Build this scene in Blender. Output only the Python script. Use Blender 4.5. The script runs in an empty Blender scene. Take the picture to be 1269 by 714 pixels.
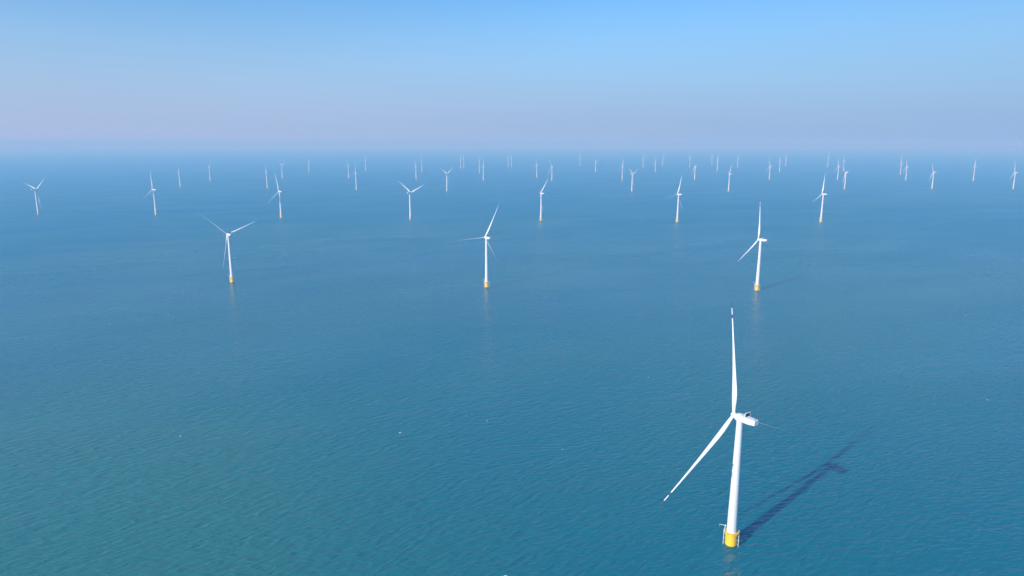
import bpy, bmesh, math, random
from mathutils import Vector, Matrix
R = math.radians
S = bpy.context.scene
COL = S.collection

# ------------------------------------------------------------------ camera
CAM_H = 299.5
cam_d = bpy.data.cameras.new('camera')
cam = bpy.data.objects.new('camera', cam_d)
COL.objects.link(cam)
cam.location = (0, 0, CAM_H)
cam.rotation_euler = (R(90 - 12.125), 0, 0)
cam_d.sensor_width = 36
cam_d.lens = 24.0
cam_d.clip_start = 1
cam_d.clip_end = 200000
S.camera = cam
S.render.resolution_x = 1024
S.render.resolution_y = 576

# ------------------------------------------------------------------ sky, sun, exposure
SUN_HEAD, SUN_ELEV = 226.6, 29.0          # compass heading of the sun from +Y, elevation
world = bpy.data.worlds.new('World')
S.world = world
world.use_nodes = True
wn = world.node_tree
wn.nodes.clear()
wo = wn.nodes.new('ShaderNodeOutputWorld')
bg = wn.nodes.new('ShaderNodeBackground')
HAZE_UP = (3.0, 4.35, 6.0, 1)
HAZE_UP_R = (2.5, 3.8, 5.6, 1)
HAZE_L = (3.05, 3.78, 5.4, 1)
HAZE_R = (2.1, 3.35, 5.3, 1)
SKY_TINT = (0.41, 0.88, 1.2, 1)
SKY_TINT_R = (0.42, 0.72, 0.92, 1)
sky = wn.nodes.new('ShaderNodeTexSky')
sky.sky_type = 'NISHITA'
sky.sun_disc = False
sky.sun_elevation = R(SUN_ELEV)
sky.sun_rotation = R(SUN_HEAD)
sky.altitude = 300
sky.air_density = 1.0
sky.dust_density = 0.6
sky.ozone_density = 3.0
bg.inputs[1].default_value = 0.11
# the Nishita sky, with the band of thick hazy air that lies along the sea horizon (by elevation, in world directions)
wtc = wn.nodes.new('ShaderNodeTexCoord')
wsep = wn.nodes.new('ShaderNodeSeparateXYZ')
wn.links.new(wtc.outputs['Generated'], wsep.inputs[0])
wband = wn.nodes.new('ShaderNodeValToRGB')
wband.color_ramp.interpolation = 'EASE'
wband.color_ramp.elements[0].position = 0.0
wband.color_ramp.elements[0].color = (1, 1, 1, 1)
wband.color_ramp.elements[1].position = 0.27
wband.color_ramp.elements[1].color = (0, 0, 0, 1)
wn.links.new(wsep.outputs['Z'], wband.inputs[0])
wside = wn.nodes.new('ShaderNodeMapRange')              # warmer towards the sun's side
wside.inputs['From Min'].default_value = -0.75
wside.inputs['From Max'].default_value = 0.75
wn.links.new(wsep.outputs['X'], wside.inputs['Value'])
whz = wn.nodes.new('ShaderNodeMix'); whz.data_type = 'RGBA'
whz.inputs['A'].default_value = HAZE_L
whz.inputs['B'].default_value = HAZE_R
wn.links.new(wside.outputs[0], whz.inputs['Factor'])
wtint = wn.nodes.new('ShaderNodeMix'); wtint.data_type = 'RGBA'; wtint.blend_type = 'MULTIPLY'
wtint.inputs['Factor'].default_value = 1
wts = wn.nodes.new('ShaderNodeMapRange')
wts.inputs['From Min'].default_value = 0.1
wts.inputs['From Max'].default_value = 0.65
wn.links.new(wsep.outputs['X'], wts.inputs['Value'])
wtc2 = wn.nodes.new('ShaderNodeMix'); wtc2.data_type = 'RGBA'
wtc2.inputs['A'].default_value = SKY_TINT
wtc2.inputs['B'].default_value = SKY_TINT_R
wn.links.new(wts.outputs[0], wtc2.inputs['Factor'])
wn.links.new(wtc2.outputs['Result'], wtint.inputs['B'])
wn.links.new(sky.outputs[0], wtint.inputs['A'])
wmix = wn.nodes.new('ShaderNodeMix'); wmix.data_type = 'RGBA'
wn.links.new(wband.outputs[0], wmix.inputs['Factor'])
wn.links.new(wtint.outputs['Result'], wmix.inputs['A'])
wup = wn.nodes.new('ShaderNodeMapRange'); wup.interpolation_type = 'SMOOTHSTEP'   # thinner haze higher up
wup.inputs['From Min'].default_value = 0.01
wup.inputs['From Max'].default_value = 0.19
wup.inputs['To Max'].default_value = 0.8
wn.links.new(wsep.outputs['Z'], wup.inputs['Value'])
whu = wn.nodes.new('ShaderNodeMix'); whu.data_type = 'RGBA'
wn.links.new(wup.outputs[0], whu.inputs['Factor'])
wn.links.new(whz.outputs['Result'], whu.inputs['A'])
whr = wn.nodes.new('ShaderNodeMix'); whr.data_type = 'RGBA'
whr.inputs['A'].default_value = HAZE_UP
whr.inputs['B'].default_value = HAZE_UP_R
wn.links.new(wts.outputs[0], whr.inputs['Factor'])
wn.links.new(whr.outputs['Result'], whu.inputs['B'])
wn.links.new(whu.outputs['Result'], wmix.inputs['B'])
# the haze is slightly uneven: long thin layers
wmp = wn.nodes.new('ShaderNodeMapping'); wmp.inputs['Scale'].default_value = (1.3, 1.3, 9)
wno = wn.nodes.new('ShaderNodeTexNoise'); wno.inputs['Scale'].default_value = 1.5; wno.inputs['Detail'].default_value = 4
wn.links.new(wtc.outputs['Generated'], wmp.inputs[0]); wn.links.new(wmp.outputs[0], wno.inputs['Vector'])
wmr = wn.nodes.new('ShaderNodeMapRange')
wmr.inputs['From Min'].default_value = 0.3; wmr.inputs['From Max'].default_value = 0.7
wmr.inputs['To Min'].default_value = 0.98; wmr.inputs['To Max'].default_value = 1.018
wn.links.new(wno.outputs['Fac'], wmr.inputs['Value'])
wvm = wn.nodes.new('ShaderNodeVectorMath'); wvm.operation = 'SCALE'
wn.links.new(wmix.outputs['Result'], wvm.inputs[0]); wn.links.new(wmr.outputs[0], wvm.inputs['Scale'])
wn.links.new(wvm.outputs[0], bg.inputs[0])
wn.links.new(bg.outputs[0], wo.inputs[0])

sun_d = bpy.data.lights.new('sun', 'SUN')
sun_d.energy = 4.0
sun_d.angle = R(1.0)                    # hazy sun
sun_d.color = (1.0, 0.96, 0.9)
sun = bpy.data.objects.new('sun', sun_d)
COL.objects.link(sun)
to_sun = Vector((math.sin(R(SUN_HEAD)) * math.cos(R(SUN_ELEV)), math.cos(R(SUN_HEAD)) * math.cos(R(SUN_ELEV)), math.sin(R(SUN_ELEV))))
sun.rotation_euler = to_sun.to_track_quat('Z', 'Y').to_euler()
sun.location = (-300, -300, 400)

vs = S.view_settings
vs.view_transform = 'Standard'
vs.look = 'None'
vs.exposure = 0.35
vs.gamma = 1
vs.use_curve_mapping = False
S.render.engine = 'CYCLES'
S.cycles.volume_bounces = 2
S.cycles.max_bounces = 8

# ------------------------------------------------------------------ materials
def nt(name):
    m = bpy.data.materials.new(name)
    m.use_nodes = True
    n = m.node_tree
    return m, n, n.nodes['Principled BSDF']

def paint(name, col, rough, dirt=0.12, dirt_col=None, scale=0.4, streak=True):
    """painted steel or composite with faint weathering"""
    m, n, b = nt(name)
    tc = n.nodes.new('ShaderNodeTexCoord')
    mp = n.nodes.new('ShaderNodeMapping')
    mp.inputs['Scale'].default_value = (scale, scale, scale * (0.12 if streak else 1))
    no = n.nodes.new('ShaderNodeTexNoise')
    no.inputs['Scale'].default_value = 1.0
    no.inputs['Detail'].default_value = 6
    rp = n.nodes.new('ShaderNodeValToRGB')
    rp.color_ramp.elements[0].position = 0.35
    rp.color_ramp.elements[1].position = 0.75
    d = dirt_col or tuple(c * (1 - dirt) for c in col)
    rp.color_ramp.elements[0].color = (*col, 1)
    rp.color_ramp.elements[1].color = (*d, 1)
    n.links.new(tc.outputs['Object'], mp.inputs[0])
    n.links.new(mp.outputs[0], no.inputs['Vector'])
    n.links.new(no.outputs['Fac'], rp.inputs[0])
    n.links.new(rp.outputs[0], b.inputs['Base Color'])
    b.inputs['Roughness'].default_value = rough
    return m

M_WHITE = paint('white_tower_paint', (0.80, 0.81, 0.82), 0.4, 0.08)
M_BLADE = paint('white_blade_gelcoat', (0.80, 0.82, 0.84), 0.35, 0.06, scale=0.2)
M_RED = paint('dark_red_blade_band', (0.11, 0.04, 0.055), 0.45, 0.2, streak=False)
M_YEL = paint('yellow_foundation_paint', (0.95, 0.63, 0.004), 0.45, 0.25, (0.86, 0.50, 0.008), 0.5)
M_PALE = paint('galvanised_pale_steel', (0.66, 0.66, 0.62), 0.5, 0.25, streak=False)
M_DARK = paint('dark_radiator', (0.035, 0.035, 0.04), 0.55, 0.3, streak=False, scale=2)
M_DECK = paint('deck_grating', (0.40, 0.38, 0.30), 0.7, 0.3, streak=False)
M_MARK = paint('dark_green_lettering', (0.03, 0.09, 0.06), 0.5, 0.1, streak=False)
M_GROWTH = paint('tidal_stain', (0.16, 0.13, 0.03), 0.7, 0.5, streak=False, scale=1)

def sea_material():
    m, n, b = nt('sea_water')
    N, K = n.nodes.new, n.links.new
    geo = N('ShaderNodeNewGeometry')
    def mapped(heading, sx, sy, off=(0, 0, 0)):
        # rotates ground coordinates so that x runs along the crests (heading clockwise from +Y)
        mp = N('ShaderNodeMapping')
        mp.vector_type = 'POINT'
        r1 = N('ShaderNodeVectorRotate')
        r1.rotation_type = 'Z_AXIS'
        r1.inputs['Angle'].default_value = -R(90 - heading)
        K(geo.outputs['Position'], r1.inputs['Vector'])
        mp.inputs['Scale'].default_value = (1 / sx, 1 / sy, 0)
        mp.inputs['Location'].default_value = off
        K(r1.outputs[0], mp.inputs[0])
        return mp.outputs[0]
    def noise(vec, detail=2, rough=0.5, dist=0.0, scale=1.0):
        x = N('ShaderNodeTexNoise')
        x.inputs['Scale'].default_value = scale
        x.inputs['Detail'].default_value = detail
        x.inputs['Roughness'].default_value = rough
        x.inputs['Distortion'].default_value = dist
        K(vec, x.inputs['Vector'])
        return x.outputs['Fac']
    def mth(op, a, c=None):
        x = N('ShaderNodeMath'); x.operation = op
        for i, v in enumerate((a, c)):
            if v is None: continue
            if isinstance(v, (int, float)): x.inputs[i].default_value = v
            else: K(v, x.inputs[i])
        return x.outputs[0]
    # wave trains, heights in metres; crests are sharper than troughs
    def crest(vec, detail, rough, dist):
        x = mth('ABSOLUTE', mth('SUBTRACT', noise(vec, detail, rough, dist), 0.5))
        return mth('SUBTRACT', 1.0, mth('POWER', mth('MULTIPLY', x, 2.0), 0.85))
    h = mth('MULTIPLY', crest(mapped(46, 30, 9.0), 2, 0.45, 0.25), 0.82)
    h = mth('ADD', h, mth('MULTIPLY', crest(mapped(88, 20, 6.2, (7, 3, 0)), 2, 0.45, 0.25), 0.78))
    h = mth('ADD', h, mth('MULTIPLY', noise(mapped(66, 11, 3.8, (1, 9, 0)), 2, 0.5, 0.2), 0.95))
    # gusts: wind roughens some patches more than others
    gust = noise(mapped(70, 420, 180), 3, 0.55, 0.6)
    gr = N('ShaderNodeMapRange')
    gr.inputs['From Min'].default_value = 0.3; gr.inputs['From Max'].default_value = 0.7
    gr.inputs['To Min'].default_value = 0.95; gr.inputs['To Max'].default_value = 1.95
    K(gust, gr.inputs['Value'])
    h = mth('MULTIPLY', h, gr.outputs[0])
    bump = N('ShaderNodeBump')
    bump.inputs['Strength'].default_value = 1.0
    bump.inputs['Distance'].default_value = 1.0
    K(h, bump.inputs['Height'])
    K(bump.outputs[0], b.inputs['Normal'])
    # turbid water: blue to green where sediment drifts
    sed = noise(mapped(40, 1500, 520, (2.3, 4.1, 0)), 3, 0.5, 0.8)
    rp = N('ShaderNodeValToRGB')
    rp.color_ramp.elements[0].position = 0.3
    rp.color_ramp.elements[0].color = SEA_A
    rp.color_ramp.elements[1].position = 0.72
    rp.color_ramp.elements[1].color = SEA_B
    # a plume of stirred-up sediment drifting in the near left
    dv = N('ShaderNodeVectorMath'); dv.operation = 'DISTANCE'
    dv.inputs[1].default_value = (-460, 420, 0)
    K(geo.outputs['Position'], dv.inputs[0])
    pl = N('ShaderNodeMapRange'); pl.interpolation_type = 'SMOOTHSTEP'
    pl.inputs['From Min'].default_value = 520; pl.inputs['From Max'].default_value = 40
    pl.inputs['To Min'].default_value = 0.0; pl.inputs['To Max'].default_value = 0.55
    K(dv.outputs['Value'], pl.inputs['Value'])
    K(mth('ADD', mth('MULTIPLY', sed, 0.8), pl.outputs[0]), rp.inputs[0])
    # sparse breaking crests
    vor = N('ShaderNodeTexVoronoi')
    vor.inputs['Scale'].default_value = 1.0
    vor.inputs['Randomness'].default_value = 1.0
    wv = N('ShaderNodeVectorMath'); wv.operation = 'ADD'
    K(mapped(70, 24, 15, (5, 5, 0)), wv.inputs[0])
    nz = N('ShaderNodeTexNoise'); nz.inputs['Scale'].default_value = 0.5
    K(geo.outputs['Position'], nz.inputs['Vector'])
    sc = N('ShaderNodeVectorMath'); sc.operation = 'SCALE'; sc.inputs['Scale'].default_value = 0.10
    K(nz.outputs['Color'], sc.inputs[0]); K(sc.outputs[0], wv.inputs[1])
    K(wv.outputs[0], vor.inputs['Vector'])
    sep = N('ShaderNodeSeparateColor')
    K(vor.outputs['Color'], sep.inputs[0])
    pick = mth('GREATER_THAN', sep.outputs[0], 0.955)
    small = mth('LESS_THAN', vor.outputs['Distance'], 0.055)
    foam = mth('MULTIPLY', pick, small)
    mix = N('ShaderNodeMix'); mix.data_type = 'RGBA'
    K(foam, mix.inputs['Factor'])
    K(rp.outputs[0], mix.inputs['A'])
    mix.inputs['B'].default_value = (0.75, 0.78, 0.78, 1)
    K(mix.outputs['Result'], b.inputs['Base Color'])
    # the open water further out is choppier: finer, steeper wavelets
    d0 = N('ShaderNodeVectorMath'); d0.operation = 'DISTANCE'
    d0.inputs[1].default_value = (0, 0, 0)
    K(geo.outputs['Position'], d0.inputs[0])
    ch = N('ShaderNodeMapRange'); ch.interpolation_type = 'SMOOTHSTEP'
    ch.inputs['From Min'].default_value = 500; ch.inputs['From Max'].default_value = 3200
    ch.inputs['To Min'].default_value = 0.14; ch.inputs['To Max'].default_value = 0.37
    K(d0.outputs['Value'], ch.inputs['Value'])
    K(mth('ADD', mth('ADD', mth('MULTIPLY', foam, 0.5), ch.outputs[0]), mth('MULTIPLY', mth('SUBTRACT', gust, 0.5), 0.22)), b.inputs['Roughness'])
    b.inputs['IOR'].default_value = 1.333
    b.inputs['Specular IOR Level'].default_value = 0.5
    b.inputs['Specular Tint'].default_value = (0.72, 0.92, 1.0, 1)
    b.subsurface_method = 'BURLEY'
    b.inputs['Subsurface Weight'].default_value = 0.28
    b.inputs['Subsurface Radius'].default_value = (0.5, 1.0, 0.9)
    b.inputs['Subsurface Scale'].default_value = 5.0
    return m
SEA_A = (0.001, 0.142, 0.198, 1)
SEA_B = (0.026, 0.174, 0.160, 1)
M_SEA = sea_material()

# ------------------------------------------------------------------ mesh helpers
def link(name, bm, mats, parent=None, smooth=True, angle=40):
    me = bpy.data.meshes.new(name)
    bmesh.ops.recalc_face_normals(bm, faces=bm.faces)
    bm.to_mesh(me); bm.free()
    for mt in (mats if isinstance(mats, (list, tuple)) else [mats]):
        me.materials.append(mt)
    if smooth:
        for p in me.polygons: p.use_smooth = True
        me.set_sharp_from_angle(angle=R(angle))
    o = bpy.data.objects.new(name, me)
    COL.objects.link(o)
    if parent: o.parent = parent
    return o

def lathe(bm, prof, seg=48, cap0=True, cap1=True, centre=(0, 0), mat=0, axis='Z'):
    rings = []
    for r, z in prof:
        ring = []
        for i in range(seg):
            a = 2 * math.pi * i / seg
            p = (centre[0] + r * math.cos(a), centre[1] + r * math.sin(a), z)
            if axis == 'Y': p = (p[0], p[2], p[1])
            ring.append(bm.verts.new(p))
        rings.append(ring)
    for a, c in zip(rings, rings[1:]):
        for i in range(seg):
            f = bm.faces.new((a[i], a[(i + 1) % seg], c[(i + 1) % seg], c[i])); f.material_index = mat
    if cap0: bm.faces.new(rings[0][::-1]).material_index = mat
    if cap1: bm.faces.new(rings[-1]).material_index = mat
    return rings

def box(bm, c, s, rz=0, bevel=0, rx=0):
    r = bmesh.ops.create_cube(bm, size=1, matrix=Matrix.Translation(c) @ Matrix.Rotation(rz, 4, 'Z') @ Matrix.Rotation(rx, 4, 'X') @ Matrix.Diagonal((*s, 1)))
    if bevel:
        es = list({e for v in r['verts'] for e in v.link_edges})
        bmesh.ops.bevel(bm, geom=es, offset=bevel, segments=3, affect='EDGES', profile=0.5)

def tube(bm, a, b, r, seg=10):
    a, b = Vector(a), Vector(b)
    d = b - a
    M = Matrix.Translation((a + b) / 2) @ d.to_track_quat('Z', 'Y').to_matrix().to_4x4()
    bmesh.ops.create_cone(bm, cap_ends=True, segments=seg, radius1=r, radius2=r, depth=d.length, matrix=M)

def ring_rail(bm, rad, z, r, seg=28):
    pts = [(rad * math.cos(2 * math.pi * i / seg), rad * math.sin(2 * math.pi * i / seg), z) for i in range(seg)]
    for i in range(seg): tube(bm, pts[i], pts[(i + 1) % seg], r, 6)

# ------------------------------------------------------------------ the sea (reaches the horizon)
bm = bmesh.new()
EARTH = 7.4e6                         # earth radius, with ordinary refraction
def sea_z(r): return -r * r / (2 * EARTH)
rad = [0, 150, 400, 800, 1600] + [1600 * 1.22 ** k for k in range(1, 20)]
seg = 180
prev = None
c0 = bm.verts.new((0, 0, 0))
for r in rad[1:]:
    ring = [bm.verts.new((r * math.cos(2 * math.pi * i / seg), r * math.sin(2 * math.pi * i / seg), sea_z(r))) for i in range(seg)]
    for i in range(seg):
        j = (i + 1) % seg
        if prev is None: bm.faces.new((c0, ring[i], ring[j]))
        else: bm.faces.new((prev[i], ring[i], ring[j], prev[j]))
    prev = ring
sea = link('sea', bm, M_SEA, smooth=False)
sea['kind'] = 'structure'

# ------------------------------------------------------------------ haze over the water
bm = bmesh.new()
ZB = sea_z(rad[-1]) - 1
box(bm, (0, 0, (325 + ZB) / 2), (rad[-1] * 2 + 1000, rad[-1] * 2 + 1000, 325 - ZB))
m = bpy.data.materials.new('haze_air'); m.use_nodes = True
m.node_tree.nodes.clear()
out = m.node_tree.nodes.new('ShaderNodeOutputMaterial')
pv = m.node_tree.nodes.new('ShaderNodeVolumePrincipled')
pv.inputs['Color'].default_value = (0.20, 0.48, 0.91, 1)
pv.inputs['Absorption Color'].default_value = (0.745, 0.50, 0, 1)
pv.inputs['Density'].default_value = 0.00022
pv.inputs['Anisotropy'].default_value = 0.0
m.node_tree.links.new(pv.outputs[0], out.inputs['Volume'])
haze = link('haze', bm, m, smooth=False)
haze['kind'] = 'stuff'

# ------------------------------------------------------------------ wind turbine (metres; local +Y is the nacelle's tail, downwind)
HUB, OVER, BLADE = 105.0, 5.5, 79.0

def tower_radius(z):
    t = (z - 11.5) / (102.3 - 11.5)
    return 3.7 + (2.25 - 3.7) * t

def build_tower():
    bm = bmesh.new()
    prof = [(tower_radius(11.5) + 0.18, 11.5), (tower_radius(11.5) + 0.18, 12.1), (tower_radius(12.1), 12.1)]
    for zf in (36, 68):
        prof += [(tower_radius(zf - .2), zf - .2), (tower_radius(zf) + .06, zf - .15), (tower_radius(zf) + .06, zf + .15), (tower_radius(zf + .2), zf + .2)]
    prof += [(2.25, 102.0), (2.45, 102.0), (2.45, 102.4)]
    lathe(bm, prof, 56)
    return bm

def curved_patch(bm, cx, z0, w, h, off=0.05, nseg=3):
    """patch lying on the tower skin; cx is the angle round the tower"""
    for (za, zb) in ((z0, z0 + h),):
        ra, rb = tower_radius(za) + off, tower_radius(zb) + off
        da = w / ra / 2
        va = [bm.verts.new((ra * math.cos(cx - da + 2 * da * i / nseg), ra * math.sin(cx - da + 2 * da * i / nseg), za)) for i in range(nseg + 1)]
        vb = [bm.verts.new((rb * math.cos(cx - da + 2 * da * i / nseg), rb * math.sin(cx - da + 2 * da * i / nseg), zb)) for i in range(nseg + 1)]
        for i in range(nseg): bm.faces.new((va[i], va[i + 1], vb[i + 1], vb[i]))

def build_blade(bm):
    """blade along +Z from the hub centre, feathered: chord along Y, leading edge upwind (-Y)"""
    st = [(1.3, 1.25, 1.0, 0), (3.0, 1.25, 1.0, 0), (6, 1.45, .80, 3), (10, 1.85, .52, 8), (15, 2.05, .32, 10), (20, 1.95, .26, 9), (28, 1.56, .22, 7),
          (36, 1.24, .20, 5), (44, .97, .18, 4), (52, .76, .17, 3), (60, .59, .16, 2), (67.6, .46, .16, 1.4), (67.61, .46, .16, 1.4), (70, .42, .16, 1),
          (70.01, .42, .16, 1), (74.4, .34, .16, .6), (74.41, .34, .16, .6), (76.5, .28, .16, .3), (78.4, .17, .16, 0), (79, .05, .16, 0)]
    n = 20
    rings = []
    for (z, hc, th, tw) in st:
        ring = []
        for i in range(n):
            a = 2 * math.pi * i / n
            yy = math.cos(a) * hc                       # chordwise
            sharp = 1.0 if th > .9 else (0.55 + 0.45 * (1 - (yy / hc + 1) / 2)) * 1.1
            xx = math.sin(a) * hc * th * sharp
            yy += hc * (1 - th) * 0.42                  # pitch axis near the leading edge
            t = R(tw - 5)
            pre = -1.9 * (max(0, z - 15) / 64) ** 2     # prebend upwind
            ring.append(bm.verts.new((xx * math.cos(t) - yy * math.sin(t), xx * math.sin(t) + yy * math.cos(t) + pre, z)))
        rings.append((z, ring))
    for (z0, a), (z1, c) in zip(rings, rings[1:]):
        red = (67.605 < z0 and z1 < 70.005) or z0 > 74.405
        for i in range(n):
            f = bm.faces.new((a[i], a[(i + 1) % n], c[(i + 1) % n], c[i])); f.material_index = 1 if red else 0
    bm.faces.new(rings[0][1][::-1]); f = bm.faces.new(rings[-1][1]); f.material_index = 1

def make_turbine():
    root = bpy.data.objects.new('wind_turbine', None)
    COL.objects.link(root)
    root.empty_display_size = 5
    tw = link('tower', build_tower(), M_WHITE, root)
    # number and emblem painted on the shaft, too small to read
    A = R(ANG_MARK)
    for (z, w, h, da) in [(66.2, 1.3, 1.7, 0), (64.2, .7, 1.3, .1), (59.6, 1.5, .8, -.05), (57.4, .9, 1.5, .05)]:
        bm = bmesh.new(); curved_patch(bm, A + da, z, w, h)
        link('marking', bm, M_MARK, tw)
    bm = bmesh.new()
    curved_patch(bm, R(-100), 12.4, 1.0, 2.2, 0.06)
    link('door', bm, M_PALE, tw)
    # ---- yellow foundation
    bm = bmesh.new()
    lathe(bm, [(4.15, -6), (4.15, 9.6), (3.95, 10.2), (3.95, 11.0)], 56)
    lathe(bm, [(4.28, 8.3), (4.28, 8.75)], 56)
    tp = link('foundation', bm, M_YEL, root)
    bm = bmesh.new()
    lathe(bm, [(4.152, -1), (4.165, -.9), (4.165, .5), (4.152, .9)], 56, False, False)
    link('tidal_band', bm, M_GROWTH, tp)
    bm = bmesh.new()
    lathe(bm, [(5.5, 11.0), (5.5, 11.35)], 28)
    for k in range(8):
        a = 2 * math.pi * k / 8
        tube(bm, (4.0 * math.cos(a), 4.0 * math.sin(a), 8.9), (5.2 * math.cos(a), 5.2 * math.sin(a), 11.0), .14, 8)
    link('platform', bm, M_YEL, tp)
    bm = bmesh.new()
    ring_rail(bm, 5.4, 12.55, .06); ring_rail(bm, 5.4, 11.95, .045)
    for k in range(28):
        a = 2 * math.pi * k / 28
        tube(bm, (5.4 * math.cos(a), 5.4 * math.sin(a), 11.35), (5.4 * math.cos(a), 5.4 * math.sin(a), 12.55), .05, 6)
    link('railing', bm, M_YEL, tp)
    for ang in (ANG_LAD, ANG_LAD + 178):        # two boat landings, pale fender pipes and rungs
        bm = bmesh.new()
        ca, sa = math.cos(R(ang)), math.sin(R(ang))
        for s in (-1, 1):
            px, py = 5.45 * ca - s * .95 * sa, 5.45 * sa + s * .95 * ca
            tube(bm, (px, py, -3), (px, py, 13.2 if s > 0 else 10.8), .26, 12)
            for z in (1.5, 5, 8.6):
                tube(bm, (px, py, z), (3.95 * ca - s * .7 * sa, 3.95 * sa + s * .7 * ca, z + .5), .14, 8)
        for k in range(22):
            z = -1 + k * .55
            tube(bm, (5.2 * ca - .35 * sa, 5.2 * sa + .35 * ca, z), (5.2 * ca + .35 * sa, 5.2 * sa - .35 * ca, z), .04, 6)
        for s in (-1, 1):
            tube(bm, (5.2 * ca - s * .35 * sa, 5.2 * sa + s * .35 * ca, -2), (5.2 * ca - s * .35 * sa, 5.2 * sa + s * .35 * ca, 12.4), .06, 6)
        link('boat_landing', bm, M_PALE, tp)
    bm = bmesh.new()
    ca, sa = math.cos(R(ANG_LAD + 12)), math.sin(R(ANG_LAD + 12))
    tube(bm, (5.0 * ca, 5.0 * sa, 11.3), (5.0 * ca, 5.0 * sa, 16.2), .24, 10)
    tube(bm, (4.4 * ca, 4.4 * sa, 16.2), (9.2 * ca, 9.2 * sa, 16.9), .2, 10)
    box(bm, (4.7 * ca, 4.7 * sa, 16.2), (.9, .7, .8), R(ANG_LAD), .08)
    tube(bm, (9.1 * ca, 9.1 * sa, 16.9), (9.1 * ca, 9.1 * sa, 15.2), .04, 6)
    link('davit_crane', bm, M_WHITE, tp)
    # ---- nacelle
    bm = bmesh.new()
    sec = [(-3.6, 1.9, -1.8, 1.8), (-2.6, 2.4, -2.2, 2.3), (0, 2.55, -2.45, 2.5), (8.8, 2.55, -2.35, 2.5), (13.2, 2.45, -1.7, 2.4), (14.0, 2.2, -1.4, 2.1)]
    rings = []
    for (y, w, lo, hi) in sec:
        c = .55
        pts = [(-w, lo + c), (-w + c, lo), (w - c, lo), (w, lo + c), (w, hi - c * .7), (w - c * .7, hi), (-w + c * .7, hi), (-w, hi - c * .7)]
        rings.append([bm.verts.new((x, y, HUB + z)) for x, z in pts])
    for a, c in zip(rings, rings[1:]):
        for i in range(8): bm.faces.new((a[i], a[(i + 1) % 8], c[(i + 1) % 8], c[i]))
    bm.faces.new(rings[0][::-1]); bm.faces.new(rings[-1])
    lathe(bm, [(2.5, 101.9), (2.5, 102.9)], 40)
    nac = link('nacelle', bm, M_WHITE, root, angle=30)
    bm = bmesh.new()                                            # roof hatch and coamings
    box(bm, (0, 0.4, HUB + 2.6), (2.6, 3.0, .3), 0, .06)
    link('roof_hatch', bm, M_WHITE, nac)
    bm = bmesh.new()                                            # cooler: frame standing across the roof
    yb, zt = 6.2, 5.7
    box(bm, (0, yb, HUB + zt), (5.9, .6, .45), 0, .06)
    box(bm, (0, yb, HUB + 2.7), (5.9, .5, .35), 0, .05)
    for s in (-1, 1):
        box(bm, (s * 2.8, yb, HUB + 4.17), (.3, .5, 2.64), 0, .05)
        tube(bm, (s * 1.8, yb - .2, HUB + 5.4), (s * 1.8, yb - 2.4, HUB + 2.6), .09, 8)
    clr = link('cooler', bm, M_WHITE, nac)
    bm = bmesh.new()
    box(bm, (0, yb, HUB + 4.17), (5.28, .3, 2.58))
    for k in range(9):
        box(bm, (-2.4 + k * .6, yb, HUB + 4.17), (.06, .36, 2.5))
    link('radiator', bm, M_DARK, clr)
    bm = bmesh.new()                                            # wind sensors and warning light on the tail
    for s in (-1, 1):
        tube(bm, (s * 1.2, 12.9, HUB + 2.3), (s * 1.2, 12.9, HUB + 4.5), .06, 6)
        tube(bm, (s * 1.2, 12.6, HUB + 4.5), (s * 1.2, 13.5, HUB + 4.5), .09, 6)
    lathe(bm, [(.22, HUB + 2.3), (.22, HUB + 2.95), (.1, HUB + 3.1)], 12, centre=(0, 13.0))
    link('wind_sensor', bm, M_DARK, nac)
    # ---- rotor
    bm = bmesh.new()
    y0 = -OVER
    prof = [(.05, y0 - 2.5), (.7, y0 - 2.35), (1.35, y0 - 1.8), (1.75, y0 - 1.0), (1.95, y0), (1.95, y0 + 1.0), (1.7, y0 + 1.75)]
    lathe(bm, prof, 36, axis='Y')
    bmesh.ops.translate(bm, verts=bm.verts, vec=(0, 0, HUB))
    hub = link('hub', bm, M_WHITE, root)
    bm = bmesh.new(); build_blade(bm)
    bl = link('blade', bm, [M_BLADE, M_RED], root, angle=50)
    bl.location = (0, -OVER, HUB)
    for k in (1, 2):
        c = bl.copy(); COL.objects.link(c); c.parent = root
    return root

ANG_MARK, ANG_LAD = 100, 120          # replaced below: angles round the tower in the turbine's own frame
def kids(o): return [c for c in COL.objects if c.parent == o]

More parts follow.
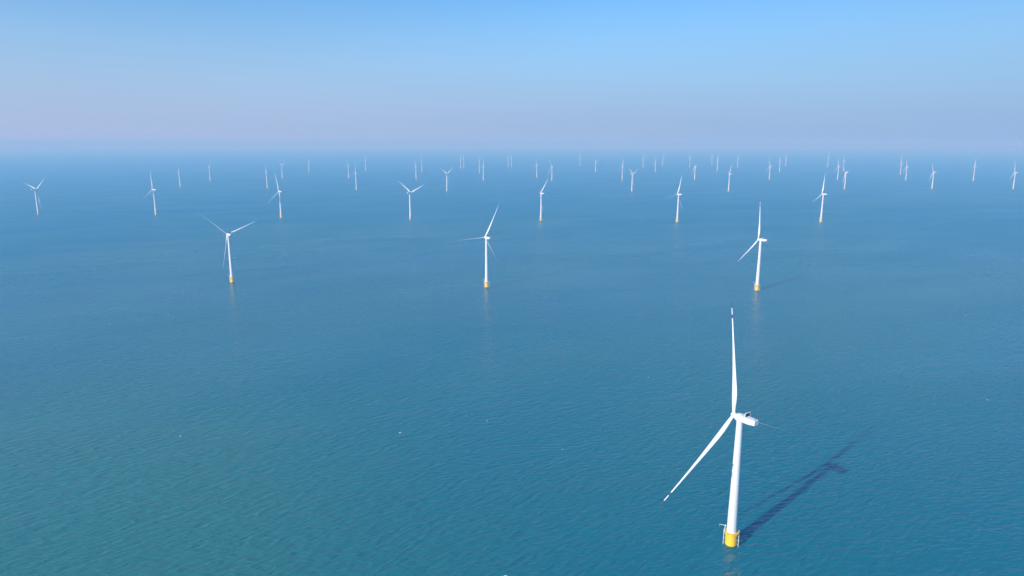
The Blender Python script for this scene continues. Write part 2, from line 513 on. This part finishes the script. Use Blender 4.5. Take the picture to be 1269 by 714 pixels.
# (x, y, heading of the nacelle's tail, angle of the first blade, how many levels of parts, label)
GROUP = 'white wind turbines standing across the sea'
TURBINES = [
 (166, 466, 146, 114, 2, 'nearest and by far largest white turbine, casting its long shadow on the water'),
 (-607, 1452, 132, 72, 2, 'white turbine with yellow base at left, all three blades showing in a Y'),
 (-53, 1402, 144, 29, 2, 'yellow-based white turbine between two others of its row, one blade level to the left'),
 (503, 1370, 142, 119, 2, 'white turbine with yellow base directly behind the nearest turbine, one blade upright'),
 (-1980, 2856, 200, 51, 2, 'slim white turbine nearest the left edge of the photo, two blades in a wide V'),
 (-1480, 2840, 104, 0, 2, 'slim white turbine second from the left edge, one blade leaning up left'),
 (-926, 2739, 122, 112, 2, 'slim white turbine standing behind and just right of the Y-bladed yellow-based one'),
 (-398, 2675, 213, 65, 2, 'slim white turbine with two blades raised in a low V, left of photo centre'),
 (112, 2634, 130, 45, 2, 'slim white turbine just right of photo centre, blades pointing up right and level left'),
 (626, 2582, 134, 23, 2, 'slim white turbine left of the upright-bladed yellow-based one, one blade level to the left'),
 (1175, 2593, 138, 10, 2, 'slim white turbine with one upright blade, rightmost of the third row'),
 (-2226, 4623, 149, 118, 1, 'small hazy turbine above right of the second slim turbine from the left edge'),
 (-1613, 4541, 147, 1, 1, 'small hazy turbine just left of the close faint pair behind the Y-bladed turbine'),
 (-993, 4394, 148, 2, 1, 'small hazy turbine standing in front of two fainter ones, left of the low-V turbine'),
 (-402, 4249, 227, 55, 1, 'small hazy turbine with blades in a V, directly right of the low-V turbine'),
 (734, 4214, 250, 59, 1, 'small hazy turbine with a tiny V of blades, just left of the level-bladed slim turbine'),
 (1333, 4235, 130, 40, 1, 'small hazy turbine above the upright blade tip of the right yellow-based turbine'),
 (2152, 4455, 142, 75, 1, 'small hazy turbine just right of the rightmost third-row turbine, with fainter ones above'),
 (2751, 4510, 147, 96, 1, 'small hazy turbine standing alone third from the right edge of the photo'),
 (3243, 4455, 147, 110, 1, 'small hazy turbine at the far right edge of the photo'),
 (-2349, 5373, 139, 23, 1, 'faint turbine standing alone between the first and second small hazy ones from the left'),
 (-1913, 5755, 221, 60, 1, 'faint turbine with a raised V, left one of the close pair behind the Y-bladed turbine'),
 (-2040, 6950, 142, 40, 1, 'faint turbine, right one of the close pair behind the Y-bladed turbine'),
 (-1369, 5793, 142, 0, 1, 'faint turbine just left of the small hazy one that stands before two fainter ones'),
 (-1544, 7308, 147, 14, 1, 'very faint turbine just above right of the small hazy one before two fainter ones'),
 (-776, 5593, 148, 111, 1, 'faint turbine directly above the low-V slim turbine, nearer one of two'),
 (-919, 7070, 146, 8, 1, 'very faint turbine above the low-V slim turbine, farther one of two'),
 (-588, 7955, 142, 117, 1, 'very faint turbine, left one of the tight pair above left of the middle yellow-based turbine'),
 (-562, 8078, 143, 0, 1, 'very faint turbine, right one of the tight pair above left of middle yellow-based turbine'),
 (-319, 6776, 141, 22, 1, 'faint turbine directly behind the middle yellow-based turbine, farther one of two'),
 (-226, 5452, 146, 9, 1, 'faint turbine directly behind the middle yellow-based turbine, nearer one of two'),
 (-46, 8284, 151, 0, 1, 'very faint turbine, left one of the tiny pair at photo centre on the horizon'),
 (-4, 8284, 147, 3, 1, 'very faint turbine, right one of the tiny pair at photo centre on the horizon'),
 (213, 5939, 147, 112, 1, 'faint turbine directly above the slim turbine right of photo centre'),
 (315, 5452, 141, 93, 1, 'faint turbine above the right blade tip of the slim turbine right of photo centre'),
 (861, 8756, 139, 117, 1, 'very faint turbine alone on the horizon, farther left of the tiny V of blades'),
 (842, 6976, 140, 53, 1, 'faint lone turbine on the horizon, right beside the very faint one before the tiny V'),
 (870, 5452, 142, 19, 1, 'faint turbine just left of the small hazy one with a tiny V of blades'),
 (1566, 8284, 147, 40, 1, 'very faint turbine, leftmost of three in a loose row right of the tiny V'),
 (1444, 6976, 145, 112, 1, 'faint turbine, nearest and middle of three in a loose row right of the tiny V'),
 (1940, 8936, 138, 40, 1, 'very faint turbine, rightmost of three in a loose row right of the tiny V'),
 (2125, 8284, 147, 0, 1, 'very faint turbine above the level-bladed slim turbine, farther and left one of two'),
 (1470, 5557, 146, 84, 1, 'faint turbine above the level-bladed slim turbine, nearer and right one of two'),
 (2610, 9059, 145, 14, 1, 'very faint turbine, left of a pair beside the small hazy one above the upright blade'),
 (2119, 7148, 138, 14, 1, 'faint turbine, right of a pair beside the small hazy one above the upright blade'),
 (2695, 8284, 137, 40, 1, 'very faint turbine just above right of the small hazy one over the upright blade'),
 (2098, 5630, 143, 107, 1, 'faint turbine, nearest of three left of the rightmost third-row turbine'),
 (2732, 7070, 151, 3, 1, 'faint turbine, middle of three left of the rightmost third-row turbine'),
 (3457, 8756, 142, 117, 1, 'very faint turbine, farthest of three left of the rightmost third-row turbine'),
 (3774, 8284, 151, 22, 1, 'very faint turbine directly above the rightmost third-row turbine'),
 (2643, 5605, 146, 110, 1, 'faint turbine between the rightmost third-row turbine and the small hazy one beside it'),
 (3449, 7207, 143, 0, 1, 'very faint turbine directly above the small hazy one right of the third row\'s end'),
 (3644, 6488, 137, 3, 1, 'faint turbine, left and farther one of the close pair toward the right edge'),
 (3136, 5498, 141, 106, 1, 'faint turbine, right and nearer one of the close pair toward the right edge'),
 (3636, 5440, 143, 12, 1, 'faint turbine standing alone second from the right edge of the photo'),
]
# angles of boat landing and lettering: landing to the camera's left of the nearest tower, lettering on its left flank
yaw0 = TURBINES[0][2]
def local_angle(heading):            # compass heading -> angle in the turbine's own frame
    return (90 - heading) + yaw0
ANG_LAD = local_angle(288)
ANG_MARK = local_angle(262)

proto = make_turbine()
def copy_turbine(levels):
    r = proto.copy(); COL.objects.link(r)
    for ch in proto_kids:
        c = ch.copy(); COL.objects.link(c); c.parent = r
        if levels > 1:
            for g in proto_sub[ch.name]:
                d = g.copy(); COL.objects.link(d); d.parent = c
                for q in proto_sub2.get(g.name, []):
                    e = q.copy(); COL.objects.link(e); e.parent = d
    return r
proto_kids = kids(proto)
proto_sub = {c.name: kids(c) for c in proto_kids}
proto_sub2 = {g.name: kids(g) for c in proto_kids for g in proto_sub[c.name]}
# blades not fully feathered on these (degrees)
PITCH = {(-607, 1452): 20, (112, 2634): 15, (-1980, 2856): 85, (-398, 2675): 85, (-402, 4249): 85, (734, 4214): 85, (-1913, 5755): 85, (-1480, 2840): 15, (-926, 2739): 15}
roots = [proto] + [copy_turbine(t[4]) for t in TURBINES[1:]]
for o, (x, y, yaw, az, lv, label) in zip(roots, TURBINES):
    o.location = (x, y, sea_z(math.hypot(x, y)))
    o.rotation_euler = (0, 0, -R(yaw))
    o['label'] = label
    o['category'] = 'wind turbine'
    o['group'] = GROUP
    if o is proto: o.scale = (1, 1, 0.982)
    blades = [c for c in kids(o) if c.name.startswith('blade')]
    for k, b in enumerate(blades):
        b.rotation_mode = 'ZYX'                       # pitch about the blade first, then round the hub
        b.rotation_euler = (0, -R(az + 120 * k), R(PITCH.get((x, y), 0)))
        b.scale = (1, 1, 1.125 if o is proto else 1.015)
